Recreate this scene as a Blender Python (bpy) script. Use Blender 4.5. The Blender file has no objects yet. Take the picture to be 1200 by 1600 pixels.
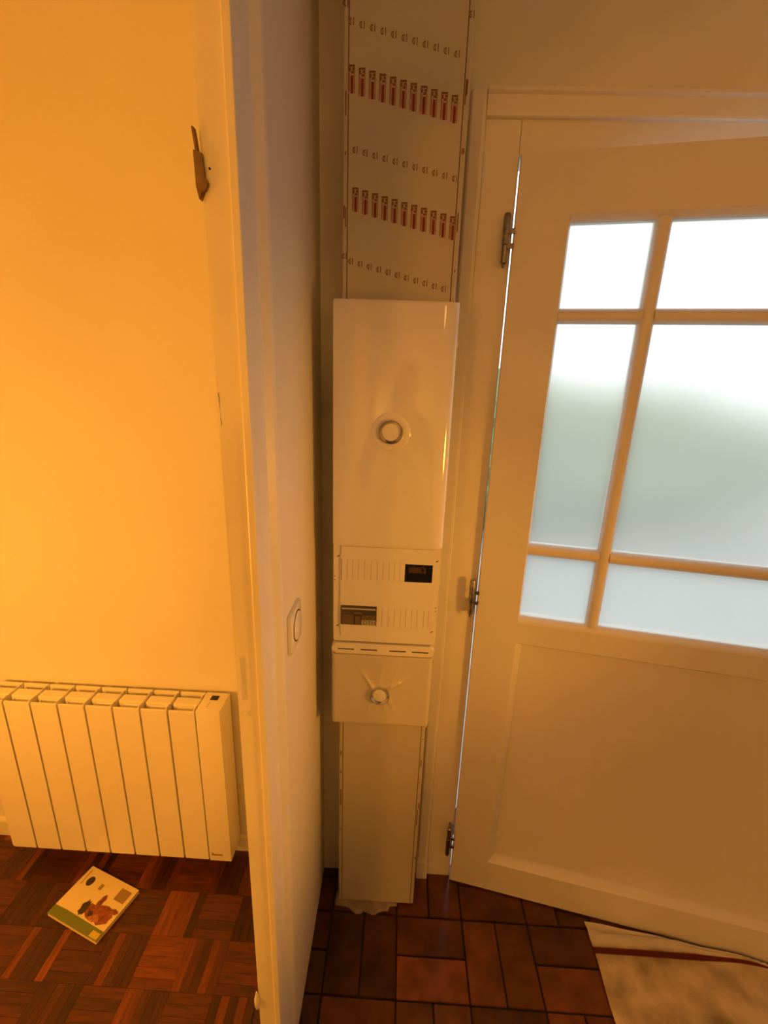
import bpy, bmesh, math, random
from mathutils import Vector, Matrix
random.seed(7)
SC = bpy.context.scene
COL = SC.collection

# ------------------------------------------------------------------ camera
CAM_H, FPX, PITCH, ROLL, YAW = 1.63, 707.2285, .2838, -.0334, .0325
fw = Vector((-math.sin(YAW)*math.cos(PITCH), math.cos(YAW)*math.cos(PITCH), -math.sin(PITCH)))
r0 = Vector((math.cos(YAW), math.sin(YAW), 0)); d0 = fw.cross(r0)
rt = math.cos(ROLL)*r0 + math.sin(ROLL)*d0
dn = -math.sin(ROLL)*r0 + math.cos(ROLL)*d0
cd = bpy.data.cameras.new('camera'); cam = bpy.data.objects.new('camera', cd); COL.objects.link(cam)
cd.sensor_fit = 'HORIZONTAL'; cd.sensor_width = 36; cd.lens = 36*FPX/1200; cd.clip_start = .01
cam.matrix_world = Matrix(((rt.x, -dn.x, -fw.x, 0), (rt.y, -dn.y, -fw.y, 0), (rt.z, -dn.z, -fw.z, CAM_H), (0, 0, 0, 1)))
SC.camera = cam

# ------------------------------------------------------------------ sky, exposure, room lamp, added fill lights
w = bpy.data.worlds.new('overcast'); SC.world = w; w.use_nodes = True
bg = w.node_tree.nodes['Background']; bg.inputs[0].default_value = (.92, .96, 1, 1); bg.inputs[1].default_value = 2.0
vs = SC.view_settings; vs.view_transform = 'Standard'; vs.look = 'None'; vs.gamma = 1; vs.use_curve_mapping = False
vs.exposure = 0.0
WARM = (1, .37, .035)
def lamp(name, loc, power, radius, col=WARM):
    l = bpy.data.lights.new(name, 'POINT'); l.energy = power; l.color = col; l.shadow_soft_size = radius
    o = bpy.data.objects.new(name, l); COL.objects.link(o); o.location = loc; return o
lamp('room_bulb', (-1.35, .22, 1.10), 40, .10)
lamp('added_room_beam', (-1.0, -1.4, 1.6), 27, .12)  # second light added to throw a weak beam on trunking and door
lamp('added_wall_glow', (.09, -1.75, 1.36), 19, .06, (1, .41, .06))  # added light hidden behind the person, brightens the wall mirrored in the cabinet
lamp('added_high_fill', (.95, -1.5, 2.32), 3.0, .12, (1, .46, .12))  # small unseen light added to lift the upper wall
sl = bpy.data.lights.new('added_side_spot', 'SPOT'); sl.energy = 57; sl.color = (1, .39, .035); sl.shadow_soft_size = .12; sl.spot_size = math.radians(58); sl.spot_blend = 1  # added spot, cone shaped to warm partition and trunking but spare the door
so = bpy.data.objects.new('added_side_spot', sl); COL.objects.link(so); so.location = (1.36, .12, 1.22)
so.rotation_euler = (Vector((-.18, .92, 1.06))-so.location).to_track_quat('-Z', 'Y').to_euler()
pl = bpy.data.lights.new('door_portal', 'AREA'); pl.shape = 'RECTANGLE'; pl.size = 1.2; pl.size_y = 2.2
pl.cycles.is_portal = True
po = bpy.data.objects.new('door_portal', pl); COL.objects.link(po); po.location = (.76, 1.33, 1.08); po.rotation_euler = (math.radians(-90), 0, 0)

# ------------------------------------------------------------------ materials
def mat(name, col, rough=.5, metal=0, noise=0, nscale=8, bump=0, bscale=60, spec=.5, coat=0, tint=False, streak=None, **kw):
    m = bpy.data.materials.new(name); m.use_nodes = True
    nt = m.node_tree; N = nt.nodes; L = nt.links; b = N['Principled BSDF']
    b.inputs['Roughness'].default_value = rough; b.inputs['Metallic'].default_value = metal
    b.inputs['Specular IOR Level'].default_value = spec; b.inputs['Coat Weight'].default_value = coat
    b.inputs['Coat Roughness'].default_value = min(.12, rough)
    tc = N.new('ShaderNodeTexCoord'); src = tc.outputs['Object']
    if streak:
        mp = N.new('ShaderNodeMapping'); mp.inputs['Scale'].default_value = streak; L.new(src, mp.inputs[0])
        if tint:
            oi = N.new('ShaderNodeObjectInfo'); va = N.new('ShaderNodeVectorMath'); va.operation = 'SCALE'
            cx = N.new('ShaderNodeCombineXYZ')
            for k in range(3): L.new(oi.outputs['Random'], cx.inputs[k])
            va.inputs['Scale'].default_value = 40; L.new(cx.outputs[0], va.inputs[0])
            ad = N.new('ShaderNodeVectorMath'); L.new(mp.outputs[0], ad.inputs[0]); L.new(va.outputs[0], ad.inputs[1]); src = ad.outputs[0]
        else: src = mp.outputs[0]
    c4 = (*col, 1)
    last = None
    if tint:
        oi = N.new('ShaderNodeObjectInfo'); mx = N.new('ShaderNodeMix'); mx.data_type = 'RGBA'; mx.blend_type = 'MULTIPLY'
        mx.inputs[0].default_value = 1; mx.inputs[6].default_value = c4; L.new(oi.outputs['Color'], mx.inputs[7]); last = mx.outputs[2]
    if noise:
        t = N.new('ShaderNodeTexNoise'); t.inputs['Scale'].default_value = nscale; t.inputs['Detail'].default_value = 5; L.new(src, t.inputs['Vector'])
        mr = N.new('ShaderNodeMapRange'); mr.inputs[1].default_value = .3; mr.inputs[2].default_value = .7
        mr.inputs[3].default_value = 1-noise; mr.inputs[4].default_value = 1+noise*.6; L.new(t.outputs[0], mr.inputs[0])
        vm = N.new('ShaderNodeVectorMath'); vm.operation = 'SCALE'
        if last: L.new(last, vm.inputs[0])
        else: vm.inputs[0].default_value = col
        L.new(mr.outputs[0], vm.inputs['Scale']); last = vm.outputs[0]
    if last: L.new(last, b.inputs['Base Color'])
    else: b.inputs['Base Color'].default_value = c4
    if bump:
        t = N.new('ShaderNodeTexNoise'); t.inputs['Scale'].default_value = bscale; t.inputs['Detail'].default_value = 4; L.new(src, t.inputs['Vector'])
        bp = N.new('ShaderNodeBump'); bp.inputs['Strength'].default_value = bump; bp.inputs['Distance'].default_value = .004
        L.new(t.outputs[0], bp.inputs['Height']); L.new(bp.outputs[0], b.inputs['Normal'])
    for k, v in kw.items(): b.inputs[k].default_value = v
    return m
M = dict(
    wall=mat('painted_plaster', (.80, .78, .75), .75, bump=.12, bscale=45, noise=.03, nscale=3),
    hallwall=mat('painted_hall_wall', (.76, .74, .70), .7, bump=.25, bscale=22, noise=.05, nscale=4),
    paint=mat('gloss_wood_paint', (.80, .78, .74), .38, bump=.12, bscale=30, noise=.03, nscale=5),
    jamb=mat('old_cream_paint', (.80, .77, .70), .4, bump=.2, bscale=25, noise=.05, nscale=6),
    door=mat('door_paint', (.78, .76, .72), .33, bump=.07, bscale=25, noise=.03, nscale=3),
    plastic=mat('white_plastic', (.82, .81, .79), .22, coat=.3, noise=.015, nscale=3),
    gloss=mat('glossy_white_plastic', (.86, .85, .83), .07, spec=.9, coat=.8),
    film=mat('filmed_plastic', (.60, .56, .46), .24, bump=.03, bscale=9, coat=.3),
    lidfilm=mat('wrinkled_film', (.66, .63, .55), .2, bump=.04, bscale=30, coat=.4),
    rad=mat('radiator_enamel', (.84, .82, .79), .3, bump=.06, bscale=200),
    dark=mat('black_plastic', (.01, .01, .012), .25), gap_dark=mat('dark_gap', (.03, .022, .015), .8),  # near-black colour for joints, gaps and holes
    chrome=mat('chrome', (.62, .61, .58), .10, 1), steel=mat('worn_hinge_steel', (.34, .33, .32), .3, 1, noise=.4, nscale=120),
    red=mat('red_print', (.22, .014, .010), .5), brown=mat('brown_print', (.20, .075, .035), .5), tint=mat('pale_red_print', (.50, .38, .27), .5),
    grout=mat('dark_mortar', (.016, .006, .003), .85, bump=.3, bscale=80),
    tile=mat('glazed_terracotta', (1, 1, 1), .22, tint=True, noise=.55, nscale=1.0, streak=(11, 11, 11), bump=.12, bscale=1.5, spec=.5),
    slat=mat('parquet_oak', (1, 1, 1), .36, tint=True, noise=.45, nscale=1.0, streak=(16, 150, 30), bump=.08, bscale=1.0),
    subfloor=mat('wood_subfloor', (.05, .016, .007), .6),
    bare=mat('bare_wood', (.24, .15, .07), .8, noise=.35, nscale=60),
    plaster=mat('rough_plaster', (.36, .31, .25), .95, noise=.3, nscale=40, bump=.6, bscale=120),
    smoke=mat('smoked_plastic', (.075, .07, .07), .15), label=mat('grey_label', (.46, .44, .42), .4), murk=mat('murky_plastic', (.055, .042, .034), .4), flap=mat('flap_plastic', (.15, .11, .08), .3), rust=mat('rust_plastic', (.10, .035, .022), .4),
    white=mat('white_print', (.75, .74, .72), .5),
    paper=mat('cream_paper', (.78, .68, .42), .45), pages=mat('paper_edge', (.72, .66, .52), .8),
    green=mat('green_print', (.16, .21, .05), .45), yellow=mat('yellow_print', (.62, .50, .09), .45),
    taupe=mat('taupe_print', (.33, .22, .12), .45), ink=mat('ink', (.05, .035, .03), .5),
    food=mat('russet_print', (.30, .085, .05), .45, noise=.6, nscale=70), food2=mat('rose_print', (.50, .20, .14), .45, noise=.4, nscale=90),
    stone=mat('paving', (.40, .40, .38), .9, noise=.2, nscale=4), leafy=mat('hedge_leaf', (.17, .25, .12), .7, noise=.5, nscale=9),
    cloth_dark=mat('dark_fabric', (.05, .045, .045), .9), denim=mat('dark_denim', (.05, .055, .07), .9), skin=mat('skin', (.52, .33, .24), .55),
    hair=mat('dark_hair', (.03, .02, .015), .6), shoe=mat('shoe_leather', (.12, .06, .03), .5),
)
# frosted glass: part scatter, part blurred view through
def frosted():
    m = bpy.data.materials.new('frosted_glass'); m.use_nodes = True; nt = m.node_tree; N = nt.nodes; L = nt.links
    out = N['Material Output']; N.remove(N['Principled BSDF'])
    tr = N.new('ShaderNodeBsdfTranslucent'); tr.inputs[0].default_value = (.96, .97, .95, 1)
    rf = N.new('ShaderNodeBsdfRefraction'); rf.inputs[0].default_value = (.96, .98, .96, 1); rf.inputs['Roughness'].default_value = .33; rf.inputs['IOR'].default_value = 1.35
    gl = N.new('ShaderNodeBsdfGlossy'); gl.inputs['Roughness'].default_value = .35
    a = N.new('ShaderNodeMixShader'); a.inputs[0].default_value = .74; L.new(tr.outputs[0], a.inputs[1]); L.new(rf.outputs[0], a.inputs[2])
    b = N.new('ShaderNodeMixShader'); b.inputs[0].default_value = .04; L.new(a.outputs[0], b.inputs[1]); L.new(gl.outputs[0], b.inputs[2])
    L.new(b.outputs[0], out.inputs[0]); return m
M['glass'] = frosted()
# floor cloth: woven beige with a red stripe along one edge (object coordinates)
def clothmat():
    m = mat('woven_floor_cloth', (.36, .29, .20), .85, bump=.5, bscale=260); nt = m.node_tree; N = nt.nodes; L = nt.links; b = N['Principled BSDF']
    tc = N.new('ShaderNodeTexCoord'); sp = N.new('ShaderNodeSeparateXYZ'); L.new(tc.outputs['UV'], sp.inputs[0])
    ns = N.new('ShaderNodeTexNoise'); ns.inputs['Scale'].default_value = 9; ns.inputs['Detail'].default_value = 6; L.new(tc.outputs['Object'], ns.inputs['Vector'])
    r1 = N.new('ShaderNodeValToRGB'); r1.color_ramp.elements[0].position = .33; r1.color_ramp.elements[0].color = (.30, .23, .14, 1)
    r1.color_ramp.elements[1].position = .6; r1.color_ramp.elements[1].color = (.72, .60, .40, 1); L.new(ns.outputs[0], r1.inputs[0])
    r2 = N.new('ShaderNodeValToRGB'); e = r2.color_ramp.elements; e[0].position = 0; e[0].color = (0, 0, 0, 1); e[1].position = .862; e[1].color = (1, 1, 1, 1)
    k = e.new(.826); k.color = (0, 0, 0, 1); k = e.new(.831); k.color = (1, 1, 1, 1); k = e.new(.866); k.color = (0, 0, 0, 1)
    L.new(sp.outputs[1], r2.inputs[0])
    mx = N.new('ShaderNodeMix'); mx.data_type = 'RGBA'; L.new(r2.outputs[0], mx.inputs[0]); mx.inputs[7].default_value = (.11, .010, .010, 1)
    r3 = N.new('ShaderNodeValToRGB'); r3.color_ramp.elements[0].position = .868; r3.color_ramp.elements[0].color = (0, 0, 0, 1); r3.color_ramp.elements[1].position = .885; r3.color_ramp.elements[1].color = (.75, .75, .75, 1); L.new(sp.outputs[1], r3.inputs[0])
    mz = N.new('ShaderNodeMix'); mz.data_type = 'RGBA'; L.new(r3.outputs[0], mz.inputs[0]); L.new(r1.outputs[0], mz.inputs[6]); mz.inputs[7].default_value = (.70, .67, .62, 1); L.new(mz.outputs[2], mx.inputs[6])  # pale grey past the stripe paints in silvery daylight on the folds
    L.new(mx.outputs[2], b.inputs['Base Color']); return m
M['cloth'] = clothmat()

# ------------------------------------------------------------------ helpers
BASE = {}
def link(o, parent=None):
    COL.objects.link(o)
    if parent is not None: o.parent = parent
    return o
def thing(name, label, cat, loc=(0, 0, 0), rz=0, group=None, kind=None):
    o = bpy.data.objects.new(name, None); o.empty_display_size = .05; link(o); o.location = loc; o.rotation_euler = (0, 0, rz)
    if label: o['label'] = label
    if cat: o['category'] = cat
    if group: o['group'] = group
    if kind: o['kind'] = kind
    BASE[o] = Vector(loc); return o
def obj(name, bm, m, parent=None, local=False, smooth=False, label=None, kind=None):
    base = BASE.get(parent, Vector((0, 0, 0)))
    if parent is not None and not local: bmesh.ops.translate(bm, verts=bm.verts, vec=-base)
    bmesh.ops.recalc_face_normals(bm, faces=bm.faces)
    me = bpy.data.meshes.new(name); bm.to_mesh(me); bm.free()
    for mm in (m if isinstance(m, (list, tuple)) else [m]): me.materials.append(mm)
    if smooth:
        me.polygons.foreach_set('use_smooth', [True]*len(me.polygons))
        try: me.set_sharp_from_angle(angle=math.radians(35))
        except Exception: pass
    o = bpy.data.objects.new(name, me); link(o, parent); BASE[o] = base
    if label: o['label'] = label
    if kind: o['kind'] = kind
    return o
def B(): return bmesh.new()
def bx(bm, x0, x1, y0, y1, z0, z1, bev=0, seg=2, mi=0):
    vs_ = [bm.verts.new((x, y, z)) for x in (x0, x1) for y in (y0, y1) for z in (z0, z1)]
    fs = [bm.faces.new([vs_[i] for i in q]) for q in ((0, 1, 3, 2), (4, 6, 7, 5), (0, 4, 5, 1), (2, 3, 7, 6), (0, 2, 6, 4), (1, 5, 7, 3))]
    for f in fs: f.material_index = mi
    if bev:
        es = list({e for f in fs for e in f.edges})
        bmesh.ops.bevel(bm, geom=es, offset=bev, segments=seg, profile=.6, affect='EDGES')
    return bm
def objs(name, bm, m, parent, **k):
    todo = set(bm.verts); out = []
    while todo:
        st = [todo.pop()]; isl = set(st)
        while st:
            for e in st.pop().link_edges:
                for v in e.verts:
                    if v not in isl: isl.add(v); todo.discard(v); st.append(v)
        nb = bmesh.new(); mp = {v: nb.verts.new(v.co) for v in bm.verts if v in isl}
        for f in bm.faces:
            if f.verts[0] in isl: nf = nb.faces.new([mp[v] for v in f.verts]); nf.material_index = f.material_index
        out.append(obj(name, nb, m, parent, **k))
    bm.free(); return out
def box(*a, **k): return bx(B(), *a, **k)
def prism(bm, pts, lo, hi, axis='z', mi=0):
    """pts: closed outline in the two other axes (x,y for z; y,z for x; x,z for y)"""
    def P(a, b, t): return (a, b, t) if axis == 'z' else ((t, a, b) if axis == 'x' else (a, t, b))
    A = [bm.verts.new(P(a, b, lo)) for a, b in pts]; C = [bm.verts.new(P(a, b, hi)) for a, b in pts]; n = len(pts)
    fs = [bm.faces.new(A), bm.faces.new(C[::-1])] + [bm.faces.new((A[i], A[(i+1) % n], C[(i+1) % n], C[i])) for i in range(n)]
    for f in fs: f.material_index = mi
    return bm
def lathe(bm, prof, c, axis='z', n=24, mi=0):
    """prof: (radius, height) list; axis direction of height"""
    c = Vector(c); rings = []
    def P(r, h, t):
        u, v = r*math.cos(t), r*math.sin(t)
        return c + (Vector((u, v, h)) if axis == 'z' else (Vector((u, -h, v)) if axis == 'y' else Vector((h, u, v))))
    for r, h in prof:
        rings.append([bm.verts.new(P(r, h, 2*math.pi*k/n)) for k in range(n)] if r > 1e-6 else [bm.verts.new(P(0, h, 0))])
    for a, b in zip(rings, rings[1:]):
        for k in range(n):
            q = [a[k % len(a)], a[(k+1) % len(a)], b[(k+1) % len(b)], b[k % len(b)]]
            q = list(dict.fromkeys(q))
            if len(q) > 2:
                f = bm.faces.new(q); f.material_index = mi
    return bm
def plate_holes(bm, x0, x1, z0, z1, y, back, holes):
    """front plate at y facing -Y with rectangular holes cut through to back"""
    xs = sorted({x0, x1, *[h[0] for h in holes], *[h[1] for h in holes]}); zs = sorted({z0, z1, *[h[2] for h in holes], *[h[3] for h in holes]})
    def solid(i, j):
        if not (0 <= i < len(xs)-1 and 0 <= j < len(zs)-1): return False
        cx, cz = (xs[i]+xs[i+1])/2, (zs[j]+zs[j+1])/2
        return not any(h[0] < cx < h[1] and h[2] < cz < h[3] for h in holes)
    V = {}
    def v(i, j, yy):
        if (i, j, yy) not in V: V[i, j, yy] = bm.verts.new((xs[i], yy, zs[j]))
        return V[i, j, yy]
    for i in range(len(xs)-1):
        for j in range(len(zs)-1):
            if not solid(i, j): continue
            q = [(i, j), (i+1, j), (i+1, j+1), (i, j+1)]
            bm.faces.new([v(*p, y) for p in q]); bm.faces.new([v(*p, back) for p in q[::-1]])
            for (di, dj), a, b in (((0, -1), q[0], q[1]), ((1, 0), q[1], q[2]), ((0, 1), q[2], q[3]), ((-1, 0), q[3], q[0])):
                if not solid(i+di, j+dj): bm.faces.new([v(*a, y), v(*b, y), v(*b, back), v(*a, back)])
    return bm
def struct(name, bm, m, parent=None, label=None):
    o = obj(name, bm, m, parent)
    if parent is None:
        o['kind'] = 'structure'
        if label: o['label'] = label
    return o

# ------------------------------------------------------------------ room shell
PX0, PX1 = -.2395, -.2035          # partition faces (room side, hall side)
JY = .581                           # near face of the doorway jamb
HALLY, ROOMY = 1.155, 1.205         # far walls
bm = B(); bx(bm, PX0, PX1, JY+.012, 1.30, 0, 2.5); bx(bm, PX0, PX1, -2.5, -.80, 0, 2.5); bx(bm, PX0, PX1, -.80, JY+.012, 2.205, 2.5)
struct('wall_left', bm, M['hallwall'], label='thin partition wall between the hall and the orange lit room')
bm = B(); bx(bm, PX1, .14, HALLY, 1.30, 0, 2.5); bx(bm, .14, 1.40, HALLY, 1.30, 2.175, 2.5); bx(bm, 1.40, 1.72, HALLY, 1.30, 0, 2.5)
struct('wall_back', bm, M['hallwall'], label='hall end wall around the glazed front door')
struct('wall_back', box(-3.0, PX0, ROOMY, 1.30, 0, 2.5), M['wall'], label='plain room wall behind the radiator, lit orange')
struct('wall_right', box(1.60, 1.72, -2.5, HALLY, 0, 2.5), M['hallwall'])
struct('wall_front', box(-3.0, 1.72, -2.62, -2.5, 0, 2.5), M['wall'])
struct('wall_left', box(-3.12, -3.0, -2.62, 1.30, 0, 2.5), M['wall'])
struct('ceiling', box(-3.12, 1.72, -2.62, 1.30, 2.5, 2.6), M['wall'])
bm = B(); bx(bm, -3.12, PX0+.019, -2.62, 1.30, -.12, -.0035); 
bx(bm, PX0+.019, 1.72, -2.62, 1.42, -.12, -.0035)
for f in bm.faces:
    if f.calc_center_median().x > -.223+.0: f.material_index = 1
FLOOR = struct('floor', bm, [M['subfloor'], M['grout']], label='floor of red brown parquet in the room and terracotta tiles in the hall')
BASE[FLOOR] = Vector((0, 0, 0))
struct('baseboard_back', prism(B(), [(1.193, 0), (1.193, .062), (1.197, .07), (ROOMY, .07), (ROOMY, 0)], -3.0, PX0, 'x'), M['paint'], label='low white baseboard under the radiator')

# parquet: square panels of five slats, direction alternating
def slatmesh(L_, W_):
    bm = box(-L_/2, L_/2, -W_/2, W_/2, -.0035, 0, bev=0)
    for v in bm.verts:
        if v.co.z > -.001: v.co.x *= 1-.0004/L_; v.co.y *= 1-.0004/W_
    bmesh.ops.recalc_face_normals(bm, faces=bm.faces); me = bpy.data.meshes.new('parquet_slat'); bm.to_mesh(me); bm.free(); me.materials.append(M['slat']); return me
PPX, PPY = .1205, .1245
mH, mV = slatmesh(PPX-.0003, PPY/5-.0003), slatmesh(PPY-.0003, PPX/5-.0003)
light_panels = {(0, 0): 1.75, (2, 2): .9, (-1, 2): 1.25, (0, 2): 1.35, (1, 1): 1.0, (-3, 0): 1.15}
n = 0
for c in range(-10, 3):
    for r in range(-1, 4):
        hz = (c+r) % 2 == 0
        cx, cy = -.69+PPX*(c+.5), .801+PPY*(r+.5)
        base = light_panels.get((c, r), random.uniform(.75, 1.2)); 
        for k in range(5):
            if hz: p = (cx, cy+(k-2)*PPY/5); s = (PPX, PPY/5)
            else: p = (cx+(k-2)*PPX/5, cy); s = (PPX/5, PPY)
            if p[0]+s[0]/2 > -.243 or p[1]+s[1]/2 > 1.207 or p[1] < .70-.0: 
                if p[0]+s[0]/2 > -.222 or p[1]-s[1]/2 > 1.20: continue
                if p[1] < .70: continue
            if n >= 300: continue
            o = bpy.data.objects.new('parquet_slat', mH if hz else mV); link(o, FLOOR); n += 1
            o.location = (p[0], p[1], random.uniform(-.0004, .0002)); o.rotation_euler = (0, 0, (0 if hz else math.pi/2))
            t = base*(random.choice((.65, .75, .85, .95, 1.05)) if hz else random.choice((.4, .45, .55, .7, .9, 1.5, 2.0)))
            o.color = (.098*t, .025*t, .0095*t, 1)
# rest of the room floor beyond the slats built singly: same parquet, one joined piece
bm = B()
for x in range(-24, 3):
    for y in range(-20, 4):
        cx, cy = -.69+PPX*(x+.5), .801+PPY*(y+.5)
        if x >= -10 and y >= -1 or cx+PPX/2 > -.2224: continue
        for k in range(5):
            if (x+y) % 2 == 0: bx(bm, cx-PPX/2+.0004, cx+PPX/2-.0004, cy+(k-2.5)*PPY/5+.0004, cy+(k-1.5)*PPY/5-.0004, -.0035, 0)
            else: bx(bm, cx+(k-2.5)*PPX/5+.0004, cx+(k-1.5)*PPX/5-.0004, cy-PPY/2+.0004, cy+PPY/2-.0004, -.0035, 0)
o = obj('parquet_remainder', bm, M['slat'], FLOOR, kind='stuff'); o.color = (.13, .034, .013, 1)

# hall tiles: basket weave of paired 10 x 20 cm tiles
TP = .2045
def tilemesh(a, b):
    g = .0024; bm = box(-a/2+g, a/2-g, -b/2+g, b/2-g, -.004, .0); 
    bmesh.ops.bevel(bm, geom=[e for e in bm.edges if all(v.co.z > -.001 for v in e.verts)] + [e for e in bm.edges if abs(e.verts[0].co.z-e.verts[1].co.z) > .001], offset=.0016, segments=2, affect='EDGES')
    bmesh.ops.recalc_face_normals(bm, faces=bm.faces); me = bpy.data.meshes.new('floor_tile'); bm.to_mesh(me); bm.free()
    me.materials.append(M['tile']); me.polygons.foreach_set('use_smooth', [True]*len(me.polygons)); 
    try: me.set_sharp_from_angle(angle=math.radians(40))
    except Exception: pass
    return me
tH = tilemesh(TP, TP/2)
for i in range(-1, 8):
    for j in range(-4, 2):
        x0, y0 = .05+TP*i-.0, 1.024+TP*(j-1)
        hz = (i+j) % 2 == 0        # (0,0) is the horizontal pair right below the trunking
        for k in (0, 1):
            if hz: p = (x0+TP/2, y0+TP*(.25+.5*k)); rz = 0; s = (TP/2, TP/4)
            else: p = (x0+TP*(.25+.5*k), y0+TP/2); rz = math.pi/2; s = (TP/4, TP/2)
            if p[0]-s[0] < -.2235 or p[0]+s[0] > 1.62: continue
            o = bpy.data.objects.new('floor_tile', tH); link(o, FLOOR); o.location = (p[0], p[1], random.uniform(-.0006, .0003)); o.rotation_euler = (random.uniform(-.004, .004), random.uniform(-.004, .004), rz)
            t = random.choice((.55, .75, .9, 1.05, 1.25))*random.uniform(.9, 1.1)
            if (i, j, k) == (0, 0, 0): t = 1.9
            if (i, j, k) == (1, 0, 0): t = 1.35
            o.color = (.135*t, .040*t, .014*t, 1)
bm = B()
x0 = .05-TP
for j in range(-3, 2):      # cut tiles along the partition foot
    y = 1.024+TP*(j-1)
    bx(bm, -.2225, x0-.003, y+.003, y+TP/2-.003, -.004, 0, bev=.0012); bx(bm, -.2225, x0-.003, y+TP/2+.003, y+TP-.003, -.004, 0, bev=.0012)
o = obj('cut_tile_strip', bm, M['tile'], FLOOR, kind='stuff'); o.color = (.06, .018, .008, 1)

# ------------------------------------------------------------------ doorway into the room (left): jamb lining, stop, head, architrave
D2 = thing('door_2', 'open doorway into the room, old white painted jamb with moulded architrave', 'doorway', (-.22, JY, 0), kind='structure')
XL, XR = -.2335, -.1935
obj('jamb', prism(B(), [(XL, JY+.004), (-.2055, JY+.004), (-.2045, JY+.001), (-.2025, JY), (XR-.001, JY), (XR, JY+.001), (XR, JY+.006), (-.2040, JY+.006), (-.2040, JY+.014), (XL, JY+.014)], 0, 2.003), M['jamb'], D2)
obj('head_jamb', box(XL, XR-.0005, -.80, JY+.014, 2.003, 2.208, bev=.001), M['jamb'], D2)
obj('jamb', box(XL, XR-.0005, -.812, -.798, 0, 2.003, bev=.001), M['jamb'], D2)
arch = [(-.2035, .587), (XR, .587), (XR, .6100), (XR-.0004, .6120), (-.1983, .656), (-.1985, .6590), (-.1980, .6605), (-.1885, .6700), (-.1875, .6715), (-.1875, .684), (-.1890, .687), (-.2035, .690)]
obj('architrave', prism(B(), arch, 0, 2.30), M['paint'], D2)
obj('head_architrave', box(-.2035, XR, -.88, JY+.110, 2.21, 2.30, bev=.001), M['jamb'], D2)
# traces of the hinges of the removed door
def hinge_trace(name, pts, y0, y1, m, label=None):
    obj(name, prism(B(), pts, y0, y1, 'y'), m, D2, label=label)
K = JY/.611
hinge_trace('bare_wood_patch', [(x*K, 1.63+(z-1.63)*K) for x, z in [(-.2550, 1.879), (-.2455, 1.876), (-.2435, 1.852), (-.2400, 1.846), (-.2440, 1.838), (-.248, 1.837), (-.2515, 1.829), (-.2545, 1.842)]], JY-.001, JY+.008, M['bare'], 'bare brown wood where a hinge was taken off')
hinge_trace('bare_wood_patch', [(x*K, 1.63+(z-1.63)*K) for x, z in [(-.2558, 1.902), (-.2535, 1.902), (-.2505, 1.877), (-.2530, 1.877)]], JY, JY+.008, M['bare'], 'bare brown wood where a hinge was taken off')
hinge_trace('painted_hinge_stub', [(x*K, 1.63+(z-1.63)*K) for x, z in [(-.2525, 1.606), (-.2475, 1.606), (-.2445, 1.565), (-.2495, 1.563)]], JY+.004, JY+.011, M['paint'])
bm = B(); lathe(bm, [(0, -.022), (.004, -.02), (.0055, -.012), (.0055, .008), (.003, .016), (.0015, .026), (0, .03)], (-.2400, JY+.004, 1.63+(.37-1.63)*K), n=14)
obj('hinge_knuckle', bm, M['gloss'], D2, smooth=True)
bm = B(); bx(bm, -.2315, -.2290, JY+.001, JY+.006, 1.145, 1.222, bev=.001); bx(bm, -.2275, -.2230, JY+.0015, JY+.006, 1.116, 1.126, bev=.0015)
objs('paint_lump', bm, M['paint'], D2)
bm = B(); lathe(bm, [(.0016, 0), (.0012, .0012), (0, .0012)], (-.2270, JY+.0045, 1.63+(1.862-1.63)*K), 'y', 10)
obj('nail_hole', bm, M['gap_dark'], D2)

# light switch on the partition
S = thing('light_switch', 'square white light switch on the partition wall beside the doorway', 'switch', (-.2035, .807, 1.146))
bm = box(-.2035, -.1950, .764, .850, 1.104, 1.188, bev=.0025); obj('cover_plate', bm, M['plastic'], S, smooth=True)
bm = B(); lathe(bm, [(.030, .0), (.030, .0015), (.028, .0035), (.026, .0038), (0, .0046)], (-.1952, .812, 1.146), 'x', 32); obj('round_rocker', bm, M['plastic'], S, smooth=True)
bm = B(); lathe(bm, [(.0325, 0), (.0325, .0007), (.0305, .0007), (.0305, 0)], (-.1950, .812, 1.146), 'x', 32); obj('rocker_ring', bm, M['gap_dark'], S)

# ------------------------------------------------------------------ front door frame, casing
T = thing('trim_1', 'white painted frame and casing of the front door', 'door frame', (.76, 1.2, 0), kind='structure')
FX1 = 1.300
obj('frame_post', prism(B(), [(.14, 1.157), (.2265, 1.157), (.2285, 1.160), (.2285, 1.235), (.14, 1.235)], 0, 2.17), M['paint'], T)
obj('frame_post', box(FX1, 1.40, 1.157, 1.235, 0, 2.17, bev=.002), M['paint'], T)
obj('frame_head', prism(B(), [(1.157, 2.104), (1.160, 2.102), (1.235, 2.102), (1.235, 2.175), (1.157, 2.175)], .2255, FX1, 'x'), M['paint'], T)
cas = lambda s: [(.1155+s*0, HALLY), (.1155, 1.146), (.119, 1.1435), (.141, 1.1435), (.147, 1.1445), (.149, 1.148), (.149, 1.157), (.1155, 1.157)]
obj('casing', prism(B(), cas(0), .03, 2.165+.046), M['paint'], T)
obj('casing', box(FX1+.075, FX1+.11, 1.1435, 1.157, 0, 2.211, bev=.002), M['paint'], T)
obj('head_casing', prism(B(), [(1.157, 2.165), (1.148, 2.165), (1.1445, 2.167), (1.1435, 2.172), (1.1435, 2.202), (1.136, 2.206), (1.136, 2.213), (1.157, 2.213)], .149, FX1+.075, 'x'), M['paint'], T)
obj('plinth_block', box(.1125, .1495, 1.139, 1.157, 0, .075, bev=.002), M['paint'], T)
obj('threshold', box(.2255, FX1, 1.19, 1.30, -.003, .004, bev=.001), M['stone'], T)

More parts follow.
